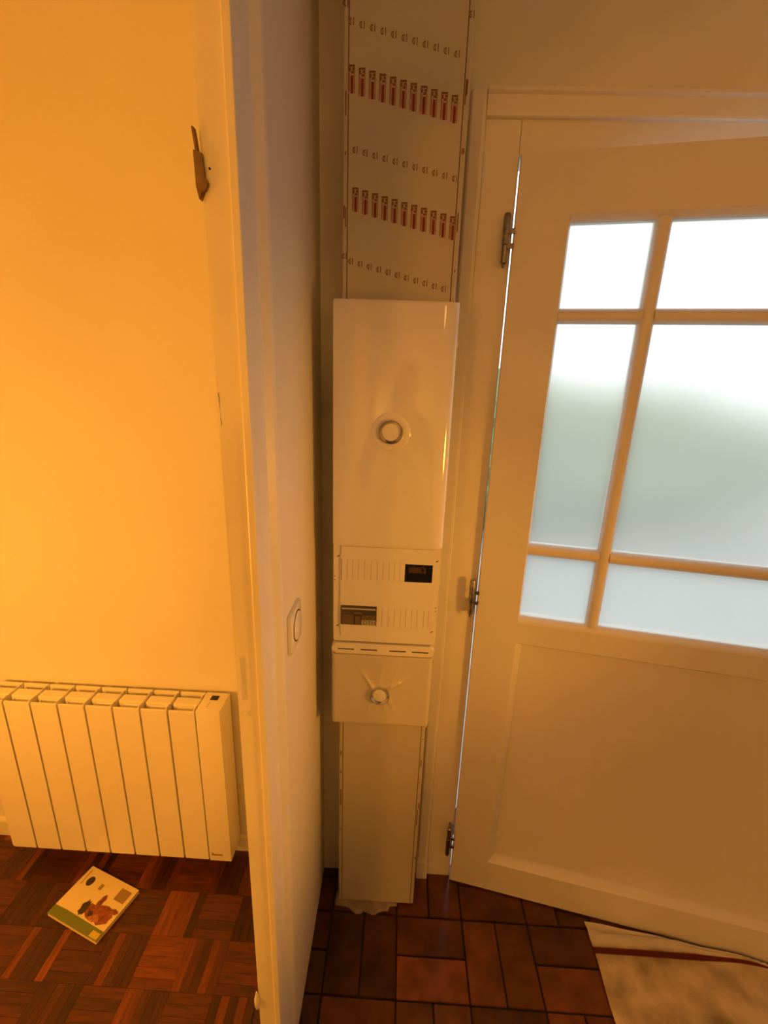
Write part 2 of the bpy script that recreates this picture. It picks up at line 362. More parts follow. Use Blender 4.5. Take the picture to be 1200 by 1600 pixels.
# ------------------------------------------------------------------ front door leaf, ajar
ANG = .1892
D = thing('door_1', 'white front door standing ajar, frosted glass panes above a solid panel', 'door', (.2271, 1.1382, 0), -ANG, kind='structure')
def dp(name, bm, m, smooth=False, label=None): return obj(name, bm, m, D, local=True, smooth=smooth, label=label)
LW, TH = 1.06, .040
Z0, Z1 = .0075, 2.097
ST = .113
dp('stile', prism(B(), [(0, .003), (.003, 0), (ST, 0), (ST, TH), (0, TH)], Z0, Z1), M['door'])
dp('stile', box(LW-ST, LW, 0, TH, Z0, Z1, bev=.002), M['door'])
dp('rail', box(ST, LW-ST, 0, TH, 1.983, Z1), M['door'])
dp('rail', box(ST, LW-ST, 0, TH, .945, 1.003), M['door'])
dp('rail', box(ST, LW-ST, 0, TH, Z0, .123), M['door'])
def bevel_ring(name, x0, x1, z0, z1, wl, wr, wb, wt, y0, y1, m, back):
    O = [(x0, z0), (x1, z0), (x1, z1), (x0, z1)]; I = [(x0+wl, z0+wb), (x1-wr, z0+wb), (x1-wr, z1-wt), (x0+wl, z1-wt)]
    for k in range(4):
        a, b = k, (k+1) % 4; bm = B(); mid = lambda p, q, t: tuple(p[i]+(q[i]-p[i])*t for i in (0, 1))
        rows = [(0, y0), (.12, y0+(y1-y0)*.0), (.55, y0+(y1-y0)*.35), (.88, y0+(y1-y0)*.8), (1, y1), (1, back), (0, back)]
        R = [[bm.verts.new((mid(O[q], I[q], t)[0], y, mid(O[q], I[q], t)[1])) for q in (a, b)] for t, y in rows]
        for i in range(len(R)):
            p, q = R[i], R[(i+1) % len(R)]; bm.faces.new((p[0], p[1], q[1], q[0]))
        bm.faces.new([r[0] for r in R]); bm.faces.new([r[1] for r in R][::-1])
        dp(name, bm, m, smooth=True)
GX0, GX1, GZ0, GZ1 = .1185, LW-.1185, 1.021, 1.969
bevel_ring('glazing_bead', ST, LW-ST, 1.003, 1.983, .0055, .0055, .018, .014, .001, .014, M['door'], TH-.002)
bevel_ring('panel_moulding', ST, LW-ST, .123, .945, .021, .021, .022, .014, 0, .019, M['door'], TH-.002)
dp('door_panel', box(.128, LW-.128, .0235, .033, .136, .938), M['door'])
def bar(x0, x1, z0, z1, vert):
    bm = B(); a, b = (x0, x1) if vert else (z0, z1); w_ = (b-a); pr = [(a, .018), (a+.003, .011), (a+w_*.25, .0055), (a+w_*.42, .004), (b-w_*.42, .004), (b-w_*.25, .0055), (b-.003, .011), (b, .018), (b, .034), (a, .034)]
    if vert: prism(bm, pr, z0, z1, 'z')
    else: prism(bm, [(y, z) for z, y in pr], x0, x1, 'x')
    dp('muntin', bm, M['door'], smooth=True)
VM = [(.286, .319), (LW-.319, LW-.286)]
HM = [(1.1985, 1.2315), (1.767, 1.7985)]
for a, b in VM: bar(a, b, GZ0-.004, GZ1+.004, True)
xs = [(GX0-.003, VM[0][0]+.004), (VM[0][1]-.004, VM[1][0]+.004), (VM[1][1]-.004, GX1+.003)]
zs = [(GZ0, HM[0][0]), (HM[0][1], HM[1][0]), (HM[1][1], GZ1)]
for a, b in HM:
    for x0, x1 in xs: bar(x0, x1, a, b, False)
for x0, x1 in [(GX0, VM[0][0]), (VM[0][1], VM[1][0]), (VM[1][1], GX1)]:
    for z0, z1 in zs: dp('pane', box(x0-.002, x1+.002, .0175, .0215, z0-.002, z1+.002), M['glass'])
# surface hinges, parts of the door: knuckle barrel, lower barrel, finials, two tabs to the leaf
hp = Vector((.2105, 1.134, 0)); lp = Matrix.Rotation(ANG, 3, 'Z') @ (hp-Vector((.2271, 1.1382, 0)))
def hinge(za, zb, rev=False):
    L_ = zb-za; f = (lambda h: zb-h*L_) if not rev else (lambda h: za+h*L_)
    R1, R2 = .0078, .0066
    bm = B(); lathe(bm, [(0, f(.02)), (R1*.75, f(.03)), (R1, f(.07)), (R1, f(.57)), (R1*.9, f(.575)), (0, f(.575))], (lp.x, lp.y, 0), n=16)
    h = dp('hinge', bm, M['steel'], smooth=True)
    bm = B(); lathe(bm, [(0, f(.585)), (R2, f(.59)), (R2, f(.90)), (R2*.7, f(.92)), (.003, f(.93)), (.003, f(.985)), (0, f(1.0))], (lp.x, lp.y, 0), n=16)
    obj('hinge_barrel', bm, M['steel'], h, local=True, smooth=True)
    for t in (.34, .60):
        z = f(t); obj('hinge_tab', box(lp.x+.003, .004, lp.y-.004, lp.y+.003, z-.005, z+.005, bev=.001), M['steel'], h, local=True)
    obj('frame_tab', box(lp.x-.003, lp.x+.003, lp.y, lp.y+.028, f(.75)-.02, f(.75)+.02), M['steel'], h, local=True)
hinge(1.877, 1.989); hinge(1.006, 1.122, False); hinge(.122, .250, True)
bm = B(); lathe(bm, [(0, 0), (.025, 0), (.025, .006), (.011, .010), (.010, .045), (.026, .05), (.028, .065), (.018, .075), (0, .076)], (LW-.055, 0, 1.02), 'y', 20)
dp('door_knob', bm, M['steel'], smooth=True)

# ------------------------------------------------------------------ cable trunking on the end wall
GX_0, GX_1, GY = -.1403, .1020, 1.055
G = thing('cable_trunking', 'tall white trunking column from tiles to ceiling, filmed with red and brown printed marks', 'cable trunking', (-.02, 1.10, 0))
obj('trunk_base', prism(B(), [(GX_0, HALLY), (GX_0, GY+.003), (GX_0+.003, GY), (GX_1-.003, GY), (GX_1, GY+.003), (GX_1, HALLY)], .010, 2.498), M['film'], G)
IL, IR = -.1288, .0905
def cover(z0, z1):
    bm = B(); prism(bm, [(IL, GY+.001), (IL, GY-.0008), (IL+.0012, GY-.0020), (IR-.0012, GY-.0020), (IR, GY-.0008), (IR, GY+.001)], z0, z1)
    return obj('trunk_cover', bm, M['film'], G)
CU = cover(1.789, 2.497); CL = cover(.012, .727)
bm = B()
for z0, z1 in ((1.789, 2.497), (.012, .727)):
    bx(bm, IL-.0014, IL, GY-.0003, GY+.001, z0, z1); bx(bm, IR, IR+.0016, GY-.0003, GY+.001, z0, z1)
objs('cover_joint', bm, M['gap_dark'], G)
# printed rows on the film (flat print, 0.3 mm proud)
YP = GY-.0022
def quad(bm, x0, x1, z0, z1, mi=0, y=YP):
    f = bm.faces.new([bm.verts.new(p) for p in ((x0, y, z0), (x1, y, z0), (x1, y, z1), (x0, y, z1))]); f.material_index = mi
def redmark(bm, x, z, h, y=YP):
    wd = .0125; a, b, t, u = x-wd/2, x+wd/2, z+h/2, z-h/2; ln = .0012
    quad(bm, a, b, u, t, 2, y+.0001)
    quad(bm, a, a+ln, u+.002, t, 1, y); quad(bm, b-ln, b, u, t, 1, y); quad(bm, a+ln, b-ln, t-.0035, t, 1, y)
    quad(bm, a+ln, a+.0045, t-.011, t-.0045, 1, y); quad(bm, b-.005, b-ln, t-.009, t-.0045, 1, y); quad(bm, x-.001, x+.0045, t-.014, t-.010, 1, y)
    quad(bm, x-.0018, x+.0034, u, u+h*.62, 0, y); quad(bm, a+.0022, a+.003, u+.004, t-.014, 1, y)
def brownmark(bm, x, z, y=YP):
    n_ = 9; r = .0056; pts = [(x-.001, z-r)] + [(x-.001-r*math.cos(t)*1.0, z+r*math.sin(t)) for t in [(-math.pi/2+math.pi*k/n_) for k in range(1, n_)]] + [(x-.001, z+r)]
    inn = [(x-.0018+(px-x+.001)*.62, z+(pz-z)*.62) for px, pz in pts]
    P = [bm.verts.new((px, y, pz)) for px, pz in pts]; Q = [bm.verts.new((px, y, pz)) for px, pz in inn]
    for k in range(len(P)):
        f = bm.faces.new((P[k], P[(k+1) % len(P)], Q[(k+1) % len(P)], Q[k])); f.material_index = 1
    quad(bm, x-.004, x-.0028, z-.003, z+.003, 1, y); quad(bm, x+.002, x+.0036, z-.006, z+.006, 1, y)
rows = [(-.1235, 2.264, .0745, 2.217, 0), (-.1235, 2.177, .0745, 2.132, .045), (-.114, 2.063, .085, 2.018, 0), (-.1135, 1.978, .086, 1.931, .043), (-.1205, 1.866, .0765, 1.818, 0)]
for x0, z0, x1, z1, h in rows:
    bm = B()
    for k in range(11):
        t = k/10; x, z = x0+(x1-x0)*t, z0+(z1-z0)*t
        if h: redmark(bm, x, z, h)
        else: brownmark(bm, x, z)
    obj('printed_row', bm, [M['red'], M['brown'], M['tint']], CU, label='row of small red marks' if h else 'row of small brown symbols')
bm = B(); YE = GY-.0003
for x, z in ((-.1345, 2.292), (-.1345, 1.876), (.0970, 2.277)): brownmark(bm, x, z, YE)
for x, z0, z1, mi in ((-.1345, 2.12, 2.16, 1), (-.1365, 1.945, 1.968, 0), (-.1335, 1.93, 1.965, 1), (-.1345, 2.055, 2.062, 1), (.0965, 2.155, 2.180, 0), (.0945, 2.14, 2.18, 1), (.0955, 2.06, 2.07, 1), (.0985, 2.06, 2.07, 1), (.0960, 1.925, 1.96, 1), (.0965, 1.85, 1.855, 1)):
    quad(bm, x-.0011, x+.0011, z0, z1, mi, YE)
obj('edge_print', bm, [M['red'], M['brown']], G, kind='stuff')
bm = B()
for x, z0, z1, mi in ((-.1348, .585, .60, 0), (-.1348, .52, .53, 1), (-.1348, .40, .46, 1), (-.1348, .30, .31, 1), (.0975, .655, .66, 1), (.0965, .56, .585, 1), (.0960, .50, .505, 1), (.0985, .405, .425, 0), (.0985, .20, .215, 0), (.0955, .34, .40, 1)):
    quad(bm, x-.0014, x+.0014, z0, z1, mi, YE)
obj('edge_print', bm, [M['red'], M['brown']], G, kind='stuff')

# tall closed cabinet
F = thing('fuse_box', 'tall closed glossy white cabinet with round lock, uppermost box on the trunking', 'cabinet', (-.022, GY, 1.25))
def rounded(pts, r, n_=4):
    out = []
    for i in range(len(pts)):
        p, a, b = Vector(pts[i]), Vector(pts[i-1]), Vector(pts[(i+1) % len(pts)])
        u, v = (a-p).normalized(), (b-p).normalized(); rr = min(r, (a-p).length/2.01, (b-p).length/2.01)
        for k in range(n_+1):
            t = k/n_; q = p+u*rr*(1-t)**2+v*rr*t**2; out.append((q.x, q.y))
    return out
bm = B(); prism(bm, [(-.150, GY-.0005), (-.150, 1.022), (.106, 1.022), (.106, GY-.0005)], 1.254, 1.783)
obj('cabinet_body', bm, M['plastic'], F)
def profile_door(bm, prof, z0, z1, rc, yb):
    """door skin: plan profile swept in z, rounded at top and bottom edge (rc)"""
    lev = [(z0, .6), (z0+rc*.3, .2), (z0+rc, 0), (z1-rc, 0), (z1-rc*.3, .2), (z1, .6)]
    cx = sum(p[0] for p in prof)/len(prof); R = []
    for z, s in lev: R.append([bm.verts.new((x+(cx-x)*s*.02*(1 if abs(x-cx) > .12 else 0), y+(yb-y)*s*.12, z)) for x, y in prof])
    for a, b in zip(R, R[1:]):
        for k in range(len(prof)-1): bm.faces.new((a[k], a[k+1], b[k+1], b[k]))
        bm.faces.new((a[-1], a[0], b[0], b[-1]))
    bm.faces.new(R[0]); bm.faces.new(R[-1][::-1])
dprof = [(-.1535, 1.026), (-.1535, 1.016), (-.1525, 1.0125), (-.149, 1.0105), (-.10, 1.0100), (0, 1.0095), (.074, 1.0100), (.082, 1.0108), (.095, 1.0135), (.1035, 1.0175), (.1085, 1.0225), (.1105, 1.028), (.1105, 1.034)]
bm = B(); profile_door(bm, dprof, 1.248, 1.7875, .008, 1.03)
DR = obj('cabinet_door', bm, M['gloss'], F, smooth=True)
LC = (-.0235, 1.0097, 1.5195)
bm = B(); lathe(bm, [(.044, -.0005), (.042, .0008), (.036, .0018), (.030, .0022), (.0268, .0016), (.0262, .001), (0, .001)], LC, 'y', 40); obj('lock_rosette', bm, M['gloss'], DR, smooth=True)
def ring_lock(c, m_in, parent, k=1.0):
    bm = B(); lathe(bm, [(.0262*k, 0), (.0262*k, .0045), (.0255*k, .0078), (.0247*k, .0078), (.0188*k, .0012), (.0188*k, 0)], c, 'y', 40)
    o = obj('lock_ring', bm, M['chrome'], parent, smooth=True, label='chrome lock ring')
    bm = B(); lathe(bm, [(.0190*k, .0), (.0190*k, .0016), (.017*k, .0022), (0, .0025)], c, 'y', 32); obj('lock_button', bm, m_in, parent, smooth=True)
ring_lock((LC[0], LC[1]-.001, LC[2]), M['gloss'], DR)
obj('door_clip', box(.1065, .1112, 1.0235, 1.0275, 1.700, 1.712), M['chrome'], F)

# middle box: open front plate with two module windows
E_ = thing('communication_box', 'open white module box under the tall cabinet with dark window and DTI module', 'cabinet', (-.022, GY, .985))
W1 = (.0225, .0895, 1.157, 1.204); W2 = (-.1335, -.0430, 1.0335, 1.0865)
bm = B(); plate_holes(bm, -.1325, .0925, .998, 1.243, 1.0175, 1.026, [W1, (W2[0]+.002, W2[1]-.002, W2[2]+.002, W2[3]-.002)])
FP = obj('front_plate', bm, M['plastic'], E_)
bm = B(); prism(bm, rounded([(-.1525, .984), (.108, .984), (.108, 1.2475), (-.1525, 1.2475)], .007), 1.0205, GY-.0005, 'y'); 
obj('box_frame', bm, M['plastic'], E_)
bm = B(); bx(bm, -.1345, -.1325, 1.0172, 1.022, 1.02, 1.225); bx(bm, .0925, .0945, 1.0172, 1.022, 1.02, 1.19); objs('plate_lip', bm, M['gloss'], E_)
obj('plate_joint', box(-.1325, -.1316, 1.0170, 1.018, 1.155, 1.212), M['gap_dark'], E_)
obj('module_window', box(W1[0], W1[1], 1.0195, 1.0204, W1[2], W1[3]), M['dark'], E_, label='dark rectangular module opening')
bm = B(); bx(bm, .031, .074, 1.0188, 1.0196, 1.181, 1.196); obj('module_label', bm, M['murk'], E_)
bm = B()
for k in range(5): bx(bm, .038+k*.0065, .0415+k*.0065, 1.0182, 1.0189, 1.184, 1.193, mi=0)
bx(bm, .064, .0675, 1.0182, 1.0189, 1.186, 1.199); objs('module_pins', bm, M['rust'], E_)
dm = obj('telecom_module', box(W2[0], W2[1], 1.0145, 1.022, W2[2], W2[3], bev=.002), M['smoke'], E_, smooth=True, label='smoked DTI telephone module')
bm = B(); bx(bm, W2[0]+.003, W2[1]-.003, 1.0138, 1.0146, W2[3]-.0095, W2[3]-.0055); obj('module_bar', bm, M['label'], dm)
bm = B(); bx(bm, W2[0]+.004, W2[0]+.033, 1.0138, 1.0146, W2[2]+.003, W2[2]+.029); bx(bm, W2[0]+.053, W2[1]-.003, 1.0138, 1.0146, W2[2]+.017, W2[2]+.029); bx(bm, W2[0]+.037, W2[0]+.050, 1.0138, 1.0146, W2[2]+.001, W2[2]+.025); bx(bm, W2[0]+.035, W2[0]+.053, 1.0136, 1.0146, W2[2]+.032, W2[2]+.037)
objs('module_flap', bm, M['flap'], dm)
obj('module_label', box(W2[0]+.053, W2[1]-.002, 1.0137, 1.0146, W2[2]+.0015, W2[2]+.0155), M['label'], dm)
def text_mesh(s, size, loc, m, parent, name, sx=1.0, flat=False, rz=0):
    cu = bpy.data.curves.new('text', 'FONT'); cu.body = s; cu.size = size; cu.extrude = .0001; cu.resolution_u = 3
    t = bpy.data.objects.new('text', cu); COL.objects.link(t); dg = bpy.context.evaluated_depsgraph_get(); me = bpy.data.meshes.new_from_object(t.evaluated_get(dg)); bpy.data.objects.remove(t)
    bm = B(); bm.from_mesh(me); bpy.data.meshes.remove(me)
    for v in bm.verts:
        x, y, z = v.co; v.co = (loc[0]+x*sx, loc[1]-z, loc[2]+y) if not flat else (loc[0]+x*sx*math.cos(rz)-y*math.sin(rz), loc[1]+x*sx*math.sin(rz)+y*math.cos(rz), loc[2]+z)
    for f in bm.faces: f.material_index = 0
    return obj(name, bm, m, parent)
text_mesh('DTI', .0145, (W2[0]+.0560, 1.01345, W2[2]+.0035), M['ink'], dm, 'lettering', 1.12)
bm = B(); bx(bm, W2[1]-.0055, W2[1]-.0035, 1.0133, 1.0138, W2[2]+.004, W2[2]+.007); bx(bm, W2[1]-.0055, W2[1]-.0035, 1.0133, 1.0138, W2[2]+.0085, W2[2]+.012); obj('lettering', bm, M['ink'], dm)
bm = B()
for k, x in enumerate([-.118, -.105, -.091, -.076, -.060, -.045, -.0305, -.0165, -.003, .010]): bx(bm, x, x+.0006, 1.0172, 1.0177, 1.158, 1.208)
for k, x in enumerate([-.030, -.014, .001, .0165, .030, .0445, .058, .0745, .0865]): bx(bm, x, x+.0006, 1.0172, 1.0177, 1.030, 1.083)
obj('knockout_lines', bm, M['taupe'], E_, kind='stuff')
for x, z, a in ((-.1405, 1.2165, .6), (.0995, 1.2135, .6), (-.1415, 1.0275, .5), (.0975, 1.021, .6)):
    bm = B(); c, s_ = math.cos(a), math.sin(a); q = [(-.0035, -.0009), (.0035, -.0009), (.0035, .0009), (-.0035, .0009)]
    prism(bm, [(x+p*c-r_*s_, z+p*s_+r_*c) for p, r_ in q], 1.0200, 1.0210, 'y'); obj('screw_slot', bm, M['dark'], E_)
bm = B()
for x, z in ((-.1490, 1.163), (-.1490, 1.153), (.1035, 1.089), (.1035, 1.079)): lathe(bm, [(.0014, -.001), (.0014, .0004), (0, .0004)], (x, 1.0205, z), 'y', 8)
objs('pin_hole', bm, M['gap_dark'], E_)

# lowest box: lid still under its wrinkled film
Q = thing('junction_box', 'low white box with four top slots and round lock, lid under wrinkled film', 'cabinet', (-.026, GY, .728))
bm = B(); prism(bm, rounded([(-.156, .946), (.107, .946), (.107, .979), (-.156, .979)], .010, 5), 1.018, GY-.0005, 'y')
bmesh.ops.bevel(bm, geom=[e for e in bm.edges if all(abs(v.co.y-1.018) < 1e-5 for v in e.verts)], offset=.005, segments=3, affect='EDGES'); obj('box_top', bm, M['plastic'], Q, smooth=True)
bm = B()
for a, b in ((-.1415, -.117), (-.1075, -.083), (-.0655, -.041), (-.0315, -.0065)):
    pass
for a, b in ((518+9.5, 553), (563, 589), (608, 634), (643, 669)):
    xa, xb = -.1405+(a-527.5)*.00165, -.1405+(b-527.5)*.00165
    bm = B(); bx(bm, xa, xb, 1.0172, 1.020, .9600, .9628, bev=.0008); obj('vent_slot', bm, M['dark'], Q)
obj('box_body', box(-.150, .101, 1.024, GY-.0005, .734, .95), M['plastic'], Q)
# film covered lid as a displaced sheet
lx0, lx1, lz0, lz1 = -.1575, .1065, .728, .950
NX, NZ = 72, 64; lk = (-.0275, .832)
cre = [((-.0445, .852), (-.082, .905), .0026, .004), ((-.0065, .852), (.045, .882), .0030, .003), ((-.012, .848), (.07, .905), .0018, .003), ((-.045, .846), (-.07, .888), .0018, .003), ((-.04, .815), (-.075, .762), .0020, .004), ((-.02, .812), (-.012, .775), .0016, .004), ((-.005, .818), (.012, .778), .0014, .004), ((-.055, .83), (-.06, .76), .0014, .003), ((-.03, .865), (-.022, .925), .0014, .005), ((.0, .86), (.02, .93), .0012, .005)]
bm = B(); grid = []
for i in range(NX+1):
    row = []
    for j in range(NZ+1):
        u, v = i/NX, j/NZ; x, z = lx0+(lx1-lx0)*u, lz0+(lz1-lz0)*v
        ed = min(x-lx0, lx1-x, z-lz0, (lz1-z)*1.5)
        y = 1.0135 + .013*max(0, 1-ed/.011)**2.2
        h = 0
        for (ax, az), (bx_, bz), hh, wd in cre:
            dx, dz = bx_-ax, bz-az; t = max(0, min(1, ((x-ax)*dx+(z-az)*dz)/(dx*dx+dz*dz))); dd = math.hypot(x-ax-dx*t, z-az-dz*t)
            h += 2.0*hh*math.exp(-(dd/wd)**2)*(1-.75*t)
        rr = math.hypot(x-lk[0], z-lk[1]); h += .0035*math.exp(-(rr/.03)**2); 
        y -= h*min(1, ed/.02)
        # rounded outline corners
        cxr = .017; ddx, ddz = max(0, cxr-min(x-lx0, lx1-x)), max(0, cxr-(z-lz0))
        if ddx > 0 and ddz > 0:
            k = math.hypot(ddx, ddz)
            if k > cxr:
                f = cxr/k; x += (ddx-ddx*f)*(1 if x < 0 else -1); z += (ddz-ddz*f)
        row.append(bm.verts.new((x, y, z)))
    grid.append(row)
for i in range(NX):
    for j in range(NZ): bm.faces.new((grid[i][j], grid[i+1][j], grid[i+1][j+1], grid[i][j+1]))
bd = [e for e in bm.edges if len(e.link_faces) == 1]
ret = bmesh.ops.extrude_edge_only(bm, edges=bd)
for g in ret['geom']:
    if isinstance(g, bmesh.types.BMVert): g.co.y = 1.036
LID = obj('filmed_lid', bm, M['lidfilm'], Q, smooth=True)
obj('lid_joint', box(-.152, .102, 1.0165, 1.022, .9462, .9478), M['taupe'], Q)
ring_lock((lk[0], 1.0105, lk[1]), M['plastic'], Q, .96)
bm = B(); bx(bm, lk[0]-.020, lk[0]-.009, 1.0062, 1.009, lk[1]-.021, lk[1]-.0165); bx(bm, lk[0]-.004, lk[0]+.005, 1.0062, 1.009, lk[1]-.0235, lk[1]-.0195); objs('lock_notch', bm, M['dark'], Q)

# rough plaster patch at the foot of the trunking
P_ = B(); out = [(-.148, 1.085), (-.152, 1.05), (-.1485, 1.040), (-.118, 1.039), (-.104, 1.036), (-.09, 1.024), (-.078, 1.019), (-.064, 1.021), (-.056, 1.028), (-.043, 1.024), (-.03, 1.019), (-.018, 1.021), (-.008, 1.028), (.008, 1.033), (.022, 1.033), (.026, 1.046), (.05, 1.05), (.055, 1.085)]
cen = (-.05, 1.062)
rg = []
for s_, z in ((1, 0), (.985, .004), (.93, .0075), (.7, .0085), (.35, .0088)): rg.append([P_.verts.new((cen[0]+(x-cen[0])*s_, cen[1]+(y-cen[1])*s_, z+random.uniform(-.0008, .0008)*(z > 0))) for x, y in out])
for a, b in zip(rg, rg[1:]):
    for k in range(len(out)): P_.faces.new((a[k], a[(k+1) % len(out)], b[(k+1) % len(out)], b[k]))
P_.faces.new(rg[-1]); P_.faces.new(rg[0][::-1])
o = obj('plaster_patch', P_, M['plaster']); o['label'] = 'rough ragged plaster patch on the tiles at the foot of the white trunking'; o['category'] = 'plaster'

# ------------------------------------------------------------------ radiator
RY0, RY1, RZ0, RZ1 = 1.100, 1.186, .078, .664
RX1, RCX, PT = -.5035, -.5775, .0842
RA = thing('electric_radiator', 'white aluminium electric radiator of eight sections with control end, hung on the orange wall', 'radiator', (-.87, RY1, RZ0))
def section(x0, x1):
    bm = B(); g = .0028
    a, b = x0+g, x1-g; c = (a+b)/2
    bx(bm, a, b, RY0, RY0+.007, RZ0, RZ1, bev=.0018); bx(bm, a, a+.003, RY0+.005, RY0+.050, RZ0, RZ1-.062); bx(bm, b-.003, b, RY0+.005, RY0+.050, RZ0, RZ1-.062)
    bx(bm, a+.001, b-.001, RY0+.028, RY0+.060, RZ0+.012, RZ1+.003, bev=.004)
    bx(bm, a, b, RY1-.007, RY1, RZ0+.004, RZ1+.004, bev=.001)
    bx(bm, b-.0062, b-.0035, RY0+.006, RY1-.006, RZ0+.004, RZ1+.0015)
    # web running from front plate to back plate; sloped collector skirts either side of the water way
    for y0, y1, s in ((RY0+.007, RY0+.029, 1), (RY0+.059, RY1-.007, -1)):
        pr = [(y0, RZ0+.02), (y0, RZ1-.060), (y0+(y1-y0)*.35, RZ1-.040), (y0+(y1-y0)*.75, RZ1-.016), (y1, RZ1-.006), (y1, RZ0+.02)] if s == 1 else [(y0, RZ0+.02), (y0, RZ1-.020), (y0+(y1-y0)*.6, RZ1-.035), (y1, RZ1-.055), (y1, RZ0+.02)]
        prism(bm, pr, a+.016, b-.005, 'x')
    return bm
for k in range(8): obj('radiator_section', section(RCX-PT*(k+1), RCX-PT*k), M['rad'], RA)
bm = box(RCX+.001, RX1, RY0-.001, RY1, RZ0-.002, RZ1+.006, bev=.003); CT = obj('control_unit', bm, M['rad'], RA, smooth=True)
obj('display', box(-.5530, -.5290, 1.150, 1.170, RZ1+.0055, RZ1+.0066), M['dark'], CT)
for k in range(3): 
    bm = B(); lathe(bm, [(.0016, 0), (.0014, .0008), (0, .0008)], (-.549-.0005*k, 1.138-.0085*k, RZ1+.006), n=8); obj('button', bm, M['taupe'], CT)
bm = B(); zz = RZ0+.022; xx = -.567
for k, (w_, h) in enumerate(((.0055, .0115), (.004, .006), (.0048, .006), (.0035, .006), (.0045, .006), (.0055, .006), (.0045, .0065), (.004, .006))):
    bx(bm, xx, xx+w_-.0008, RY0-.0016, RY0-.0009, zz, zz+h); xx += w_
obj('worn_lettering', bm, M['taupe'], CT, kind='stuff')
bm = B(); bx(bm, -1.0, -.97, RY1-.002, ROOMY, .25, .5); bx(bm, -.74, -.71, RY1-.002, ROOMY, .25, .5); objs('wall_bracket', bm, M['rad'], RA)
bm = B(); bx(bm, RCX-8*PT-.004, RCX-8*PT, RY0+.004, RY1, RZ0, RZ1, bev=.001); obj('end_plate', bm, M['rad'], RA)

# ------------------------------------------------------------------ booklet on the parquet
BKT = .013
Bk = thing('booklet', 'cream booklet with green edge band lying askew on the parquet near the radiator', 'booklet', (-.905, .985, 0), 0)
o0 = Vector((-.985, 1.100)); uu = Vector((.196, -.064)); vv = Vector((-.040, -.119))   # top left, along the long edge, towards the camera (cream part)
def bp(u, v): p = o0+uu*u+vv*v; return (p.x, p.y)
VB = 1.21
prism_b = lambda u0, u1, v0, v1, z0, z1: prism(B(), [bp(u0, v0), bp(u1, v0), bp(u1, v1), bp(u0, v1)], z0, z1)
obj('page_block', prism_b(.006, .995, .008, VB-.008, .0018, BKT-.0012), M['pages'], Bk)
obj('back_cover', prism_b(0, 1, 0, VB, .0004, .0018), M['paper'], Bk)
FC = obj('front_cover', prism_b(0, 1, 0, VB, BKT-.0012, BKT), M['paper'], Bk)
ZP = BKT+.0002
def flat(name, pts, m, z=ZP):
    bm = B(); bm.faces.new([bm.verts.new((*bp(u, v), z)) for u, v in pts]); return obj(name, bm, m, FC)
flat('green_band', [(0, 1.0), (.25, .985), (.5, .99), (1, 1.0), (1, VB), (0, VB)], M['green'])
flat('yellow_square', [(.84, 1.06), (.985, 1.06), (.985, 1.19), (.84, 1.19)], M['yellow'], ZP+.0002)
flat('printed_line', [(.052, .09), (.066, .09), (.080, .44), (.064, .44)], M['taupe'])
flat('printed_oval', [(.185+.062*math.cos(t), .30+.115*math.sin(t)) for t in [k*math.pi/10 for k in range(20)]], M['ink'])
flat('printed_tag', [(.39, .24), (.45, .24), (.45, .37), (.39, .37)], M['taupe'])
flat('printed_square', [(.74, .12), (.94, .12), (.94, .40), (.74, .40)], M['taupe'])
def blob(u, v, ru, rv, s, n_=18):
    random.seed(s); return [(min(.99, u+ru*(1+random.uniform(-.28, .28))*math.cos(2*math.pi*k/n_)), min(.985, v+rv*(1+random.uniform(-.28, .28))*math.sin(2*math.pi*k/n_))) for k in range(n_)]
flat('printed_picture', blob(.72, .78, .25, .19, 3), M['food']); flat('printed_picture', blob(.44, .80, .06, .17, 5), M['ink'], ZP+.0001)
flat('printed_picture', blob(.61, .60, .05, .20, 8), M['food'], ZP+.0001); flat('printed_picture', blob(.92, .60, .07, .06, 9), M['food'], ZP+.0001)
flat('printed_picture', blob(.70, .88, .09, .08, 11), M['food2'], ZP+.0002); flat('printed_picture', blob(.60, .84, .05, .06, 12), M['ink'], ZP+.0003)

# ------------------------------------------------------------------ floor cloth against the door
random.seed(4)
def leafY(x): return 1.1382-math.tan(ANG)*(x-.2271)
CX0, CX1, CY0 = .640, 1.42, .55
bm = B(); NU, NV = 90, 90; grid = []; uvl = bm.loops.layers.uv.new('UVMap')
UV = {}
for i in range(NU+1):
    row = []
    for j in range(NV+1):
        u, v = i/NU, j/NV
        x = CX0+(CX1-CX0)*u; yf = .55+v*.49        # flat lay-out: top edge at y = 1.04
        lim = leafY(x)-.009; y = yf; z = .0045
        if x < .72: pass
        if yf > lim-.03:
            over = yf-(lim-.03); t = min(1, over/.03)
            y = lim-.03+.028*(1-math.exp(-over/.022)); z += min(.012, over*.3)*(.8+.3*math.sin(x*31))
        z += .0065*math.exp(-((yf-1.008-.02*math.sin(x*14))/.010)**2)+.0050*math.exp(-((yf-.990-.012*math.sin(x*9+1))/.007)**2)*(x > .66)
        z += .0010*math.sin(x*23+yf*9)*math.sin(yf*27)+.0010
        w2 = bm.verts.new((x+.004*math.sin(yf*21), y, max(z, .002))); UV[w2] = (u, v); row.append(w2)
    grid.append(row)
for i in range(NU):
    for j in range(NV):
        f = bm.faces.new((grid[i][j], grid[i+1][j], grid[i+1][j+1], grid[i][j+1]))
        for l in f.loops: l[uvl].uv = UV[l.vert]
o = obj('floor_cloth', bm, M['cloth'], smooth=True); o['label'] = 'beige woven floor cloth with dark red stripe bunched against the door foot'; o['category'] = 'floor cloth'
md = o.modifiers.new('thickness', 'SOLIDIFY'); md.thickness = .002; md.offset = 1

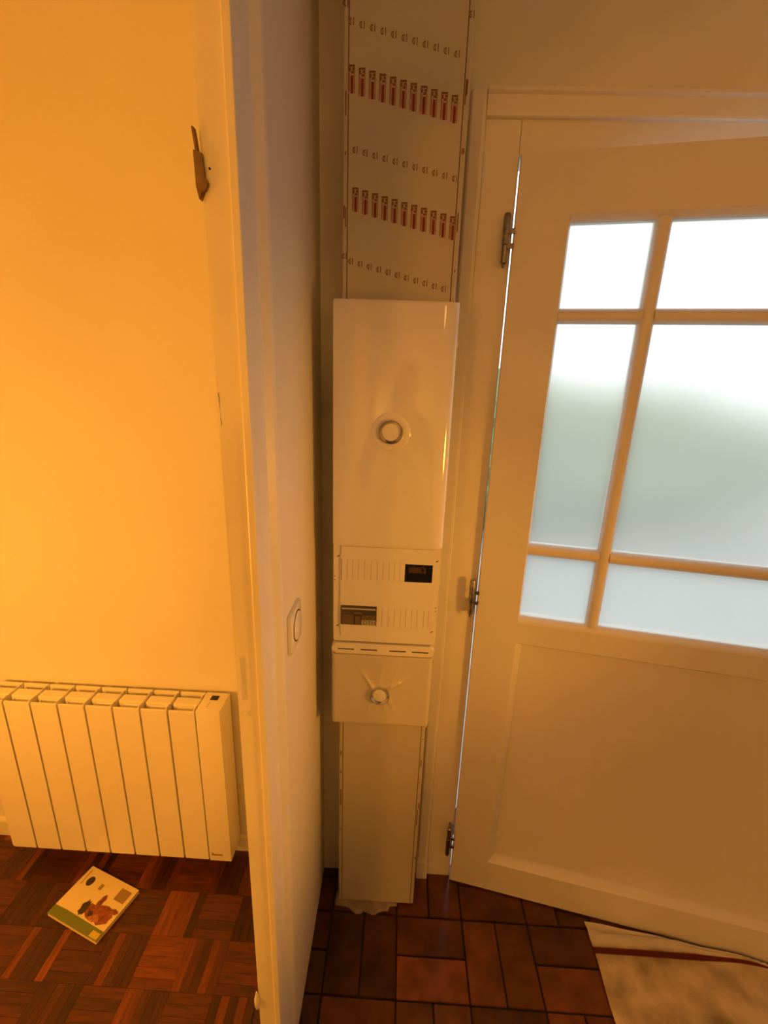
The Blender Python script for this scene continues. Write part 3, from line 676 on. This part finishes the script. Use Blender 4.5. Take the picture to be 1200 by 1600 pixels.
# ------------------------------------------------------------------ outside, seen only blurred through the frosted panes
o = struct('ground', box(-6, 8, 1.42, 14, -.30, -.06), M['stone'])
bm = B(); bmesh.ops.create_icosphere(bm, subdivisions=4, radius=1)
for v in bm.verts:
    n_ = v.co.normalized(); k = 1+.07*math.sin(n_.x*19+n_.z*13)+.06*math.sin(n_.y*23+n_.z*17)
    v.co = (.9+n_.x*4.2*k, 5.6+n_.y*.9*k, .80+n_.z*.90*k)
o = obj('hedge', bm, M['leafy'], smooth=True); o['label'] = 'green hedge blurred behind the frosted glass of the front door'; o['category'] = 'hedge'

# ------------------------------------------------------------------ the photographer, mirrored in the glossy cabinet door
PE = thing('person', 'person holding up a phone, seen only as dark reflection in the glossy cabinet door', 'person', (.06, -.34, 0))
def skin(name, joints, edges, m, parent, sub=2):
    me = bpy.data.meshes.new(name); b = BASE[parent]
    me.from_pydata([tuple(Vector(p)-b) for p, r in joints], edges, []); me.update()
    t = bpy.data.objects.new(name, me); COL.objects.link(t)
    t.modifiers.new('skin', 'SKIN'); 
    if not me.skin_vertices: me.attributes
    for k, (p, r) in enumerate(joints):
        sv = me.skin_vertices[0].data[k]; sv.radius = r if isinstance(r, tuple) else (r, r); sv.use_root = (k == 0)
    md = t.modifiers.new('sub', 'SUBSURF'); md.levels = sub; md.render_levels = sub
    dg = bpy.context.evaluated_depsgraph_get(); me2 = bpy.data.meshes.new_from_object(t.evaluated_get(dg)); bpy.data.objects.remove(t)
    me2.name = name; me2.materials.clear(); me2.materials.append(m); me2.polygons.foreach_set('use_smooth', [True]*len(me2.polygons))
    o = bpy.data.objects.new(name, me2); link(o, parent); BASE[o] = b; return o
try:
    px, py = .06, -.34
    J = [((px, py, .98), (.15, .11)), ((px, py, 1.16), (.135, .10)), ((px, py+.01, 1.34), (.165, .11)), ((px, py, 1.455), (.10, .075)), ((px-.01, py+.02, 1.53), (.052, .055)), ((px-.01, py+.03, 1.60), (.068, .082)), ((px-.01, py+.035, 1.68), (.073, .092)), ((px-.01, py+.03, 1.735), (.045, .055)),
         ((px-.17, py, 1.415), .058), ((px-.28, py+.01, 1.10), .045), ((px-.19, py+.17, .98), .033), ((px-.16, py+.21, .96), .03),
         ((px+.17, py, 1.415), .058), ((px+.23, py+.06, 1.14), .046), ((px+.02, py+.275, 1.41), .032), ((px+.005, py+.295, 1.455), .028),
         ((px-.09, py, .88), .095), ((px-.10, py+.02, .50), .062), ((px-.11, py-.02, .10), .042), ((px-.115, py+.01, .05), .045), ((px-.125, py+.15, .032), .034),
         ((px+.09, py, .88), .095), ((px+.10, py+.02, .50), .062), ((px+.11, py-.02, .10), .042), ((px+.115, py+.01, .05), .045), ((px+.125, py+.15, .032), .034)]
    ED = [(0, 1), (1, 2), (2, 3), (3, 4), (4, 5), (5, 6), (6, 7), (3, 8), (8, 9), (9, 10), (10, 11), (3, 12), (12, 13), (13, 14), (14, 15), (0, 16), (16, 17), (17, 18), (18, 19), (19, 20), (0, 21), (21, 22), (22, 23), (23, 24), (24, 25)]
    body = skin('body', J, ED, M['cloth_dark'], PE)
    me = body.data; me.materials.append(M['skin']); me.materials.append(M['denim'])
    for p in me.polygons:
        c = p.center+BASE[PE]
        if c.z > 1.50 or (c.y > py+.14 and c.z > .9): p.material_index = 1
        elif c.z < .98: p.material_index = 2
    bm = B(); bmesh.ops.create_uvsphere(bm, u_segments=24, v_segments=16, radius=1)
    for v in bm.verts:
        d = v.co.copy(); k = 1+.03*math.sin(d.x*17+d.z*9)+.03*math.sin(d.y*21)
        v.co = Vector((px-.01+d.x*.082*k, py+.015+d.y*.094*k, 1.70+d.z*.082*k))
    bmesh.ops.delete(bm, geom=[v for v in bm.verts if v.co.z < 1.70 and v.co.y > py+.03 or v.co.z < 1.635 or (v.co.z < 1.725 and v.co.y > py+.085)], context='VERTS')
    obj('hair', bm, M['hair'], PE, smooth=True)
    bm = B(); lathe(bm, [(.011, -.02), (.014, -.008), (.010, .008), (.004, .02), (0, .022)], (px-.01, py+.118, 1.635), n=10); obj('nose', bm, M['skin'], PE, smooth=True)
    for sx in (-1, 1):
        bm = B(); bmesh.ops.create_uvsphere(bm, u_segments=12, v_segments=8, radius=.011); bmesh.ops.translate(bm, verts=bm.verts, vec=(px-.01+sx*.031, py+.112, 1.662)); obj('eye', bm, M['dark'], PE, smooth=True)
        bm = B(); bmesh.ops.create_uvsphere(bm, u_segments=10, v_segments=8, radius=.028)
        for v in bm.verts: v.co = Vector((px-.01+sx*.076+v.co.x*.35, py+.03+v.co.y*.6, 1.645+v.co.z))
        obj('ear', bm, M['skin'], PE, smooth=True)
    obj('mouth', box(px-.034, px+.014, py+.100, py+.112, 1.585, 1.594, bev=.003), M['food2'], PE)
    # right hand: palm beside the phone, four fingers behind it, thumb on the other face; left hand relaxed at the hip
    def hand(base, dirv, side, name, curl):
        base, dirv, side = Vector(base), Vector(dirv).normalized(), Vector(side).normalized(); nrm = dirv.cross(side).normalized()
        js = [(base, .024), (base+dirv*.045, (.034, .016)), (base+dirv*.075, (.036, .013))]; es = [(0, 1), (1, 2)]
        for k, L_ in enumerate((.062, .074, .070, .055)):
            off = side*(-.027+.018*k); p0 = base+dirv*.080+off; q = dirv.copy(); i0 = 2
            for t in range(3):
                seg = L_*(.45, .32, .23)[t]; q = (q+nrm*curl).normalized(); p0 = p0+q*seg; js.append((p0, .0085-.001*t)); es.append((i0, len(js)-1)); i0 = len(js)-1
        p0 = base+dirv*.03-side*.03; i0 = 1
        for t in range(2): p0 = p0+(dirv*.6-side*.5+nrm*curl*.9).normalized()*.032; js.append((p0, .0105-.0015*t)); es.append((i0, len(js)-1)); i0 = len(js)-1
        return skin(name, js, es, M['skin'], PE, 2)
    hand((px+.000, py+.298, 1.458), (-.05, .05, .99), (.1, -.99, .0), 'hand', .12)
    hand((px-.155, py+.215, .957), (.75, .2, -.35), (0, .6, .6), 'hand', .25)
    ph = box(-.050, .028, -.024, -.014, 1.535, 1.665, bev=.004); o = obj('phone', ph, M['dark'], smooth=True); o['label'] = 'dark phone held up by the mirrored photographer, seen only as reflection'; o['category'] = 'phone'
    for sx in (-1, 1):
        bm = box(px+sx*.12-.047, px+sx*.12+.047, py-.07, py+.20, 0, .075, bev=.03, seg=3); obj('shoe', bm, M['shoe'], PE, smooth=True)
except Exception as e:
    import traceback; traceback.print_exc()
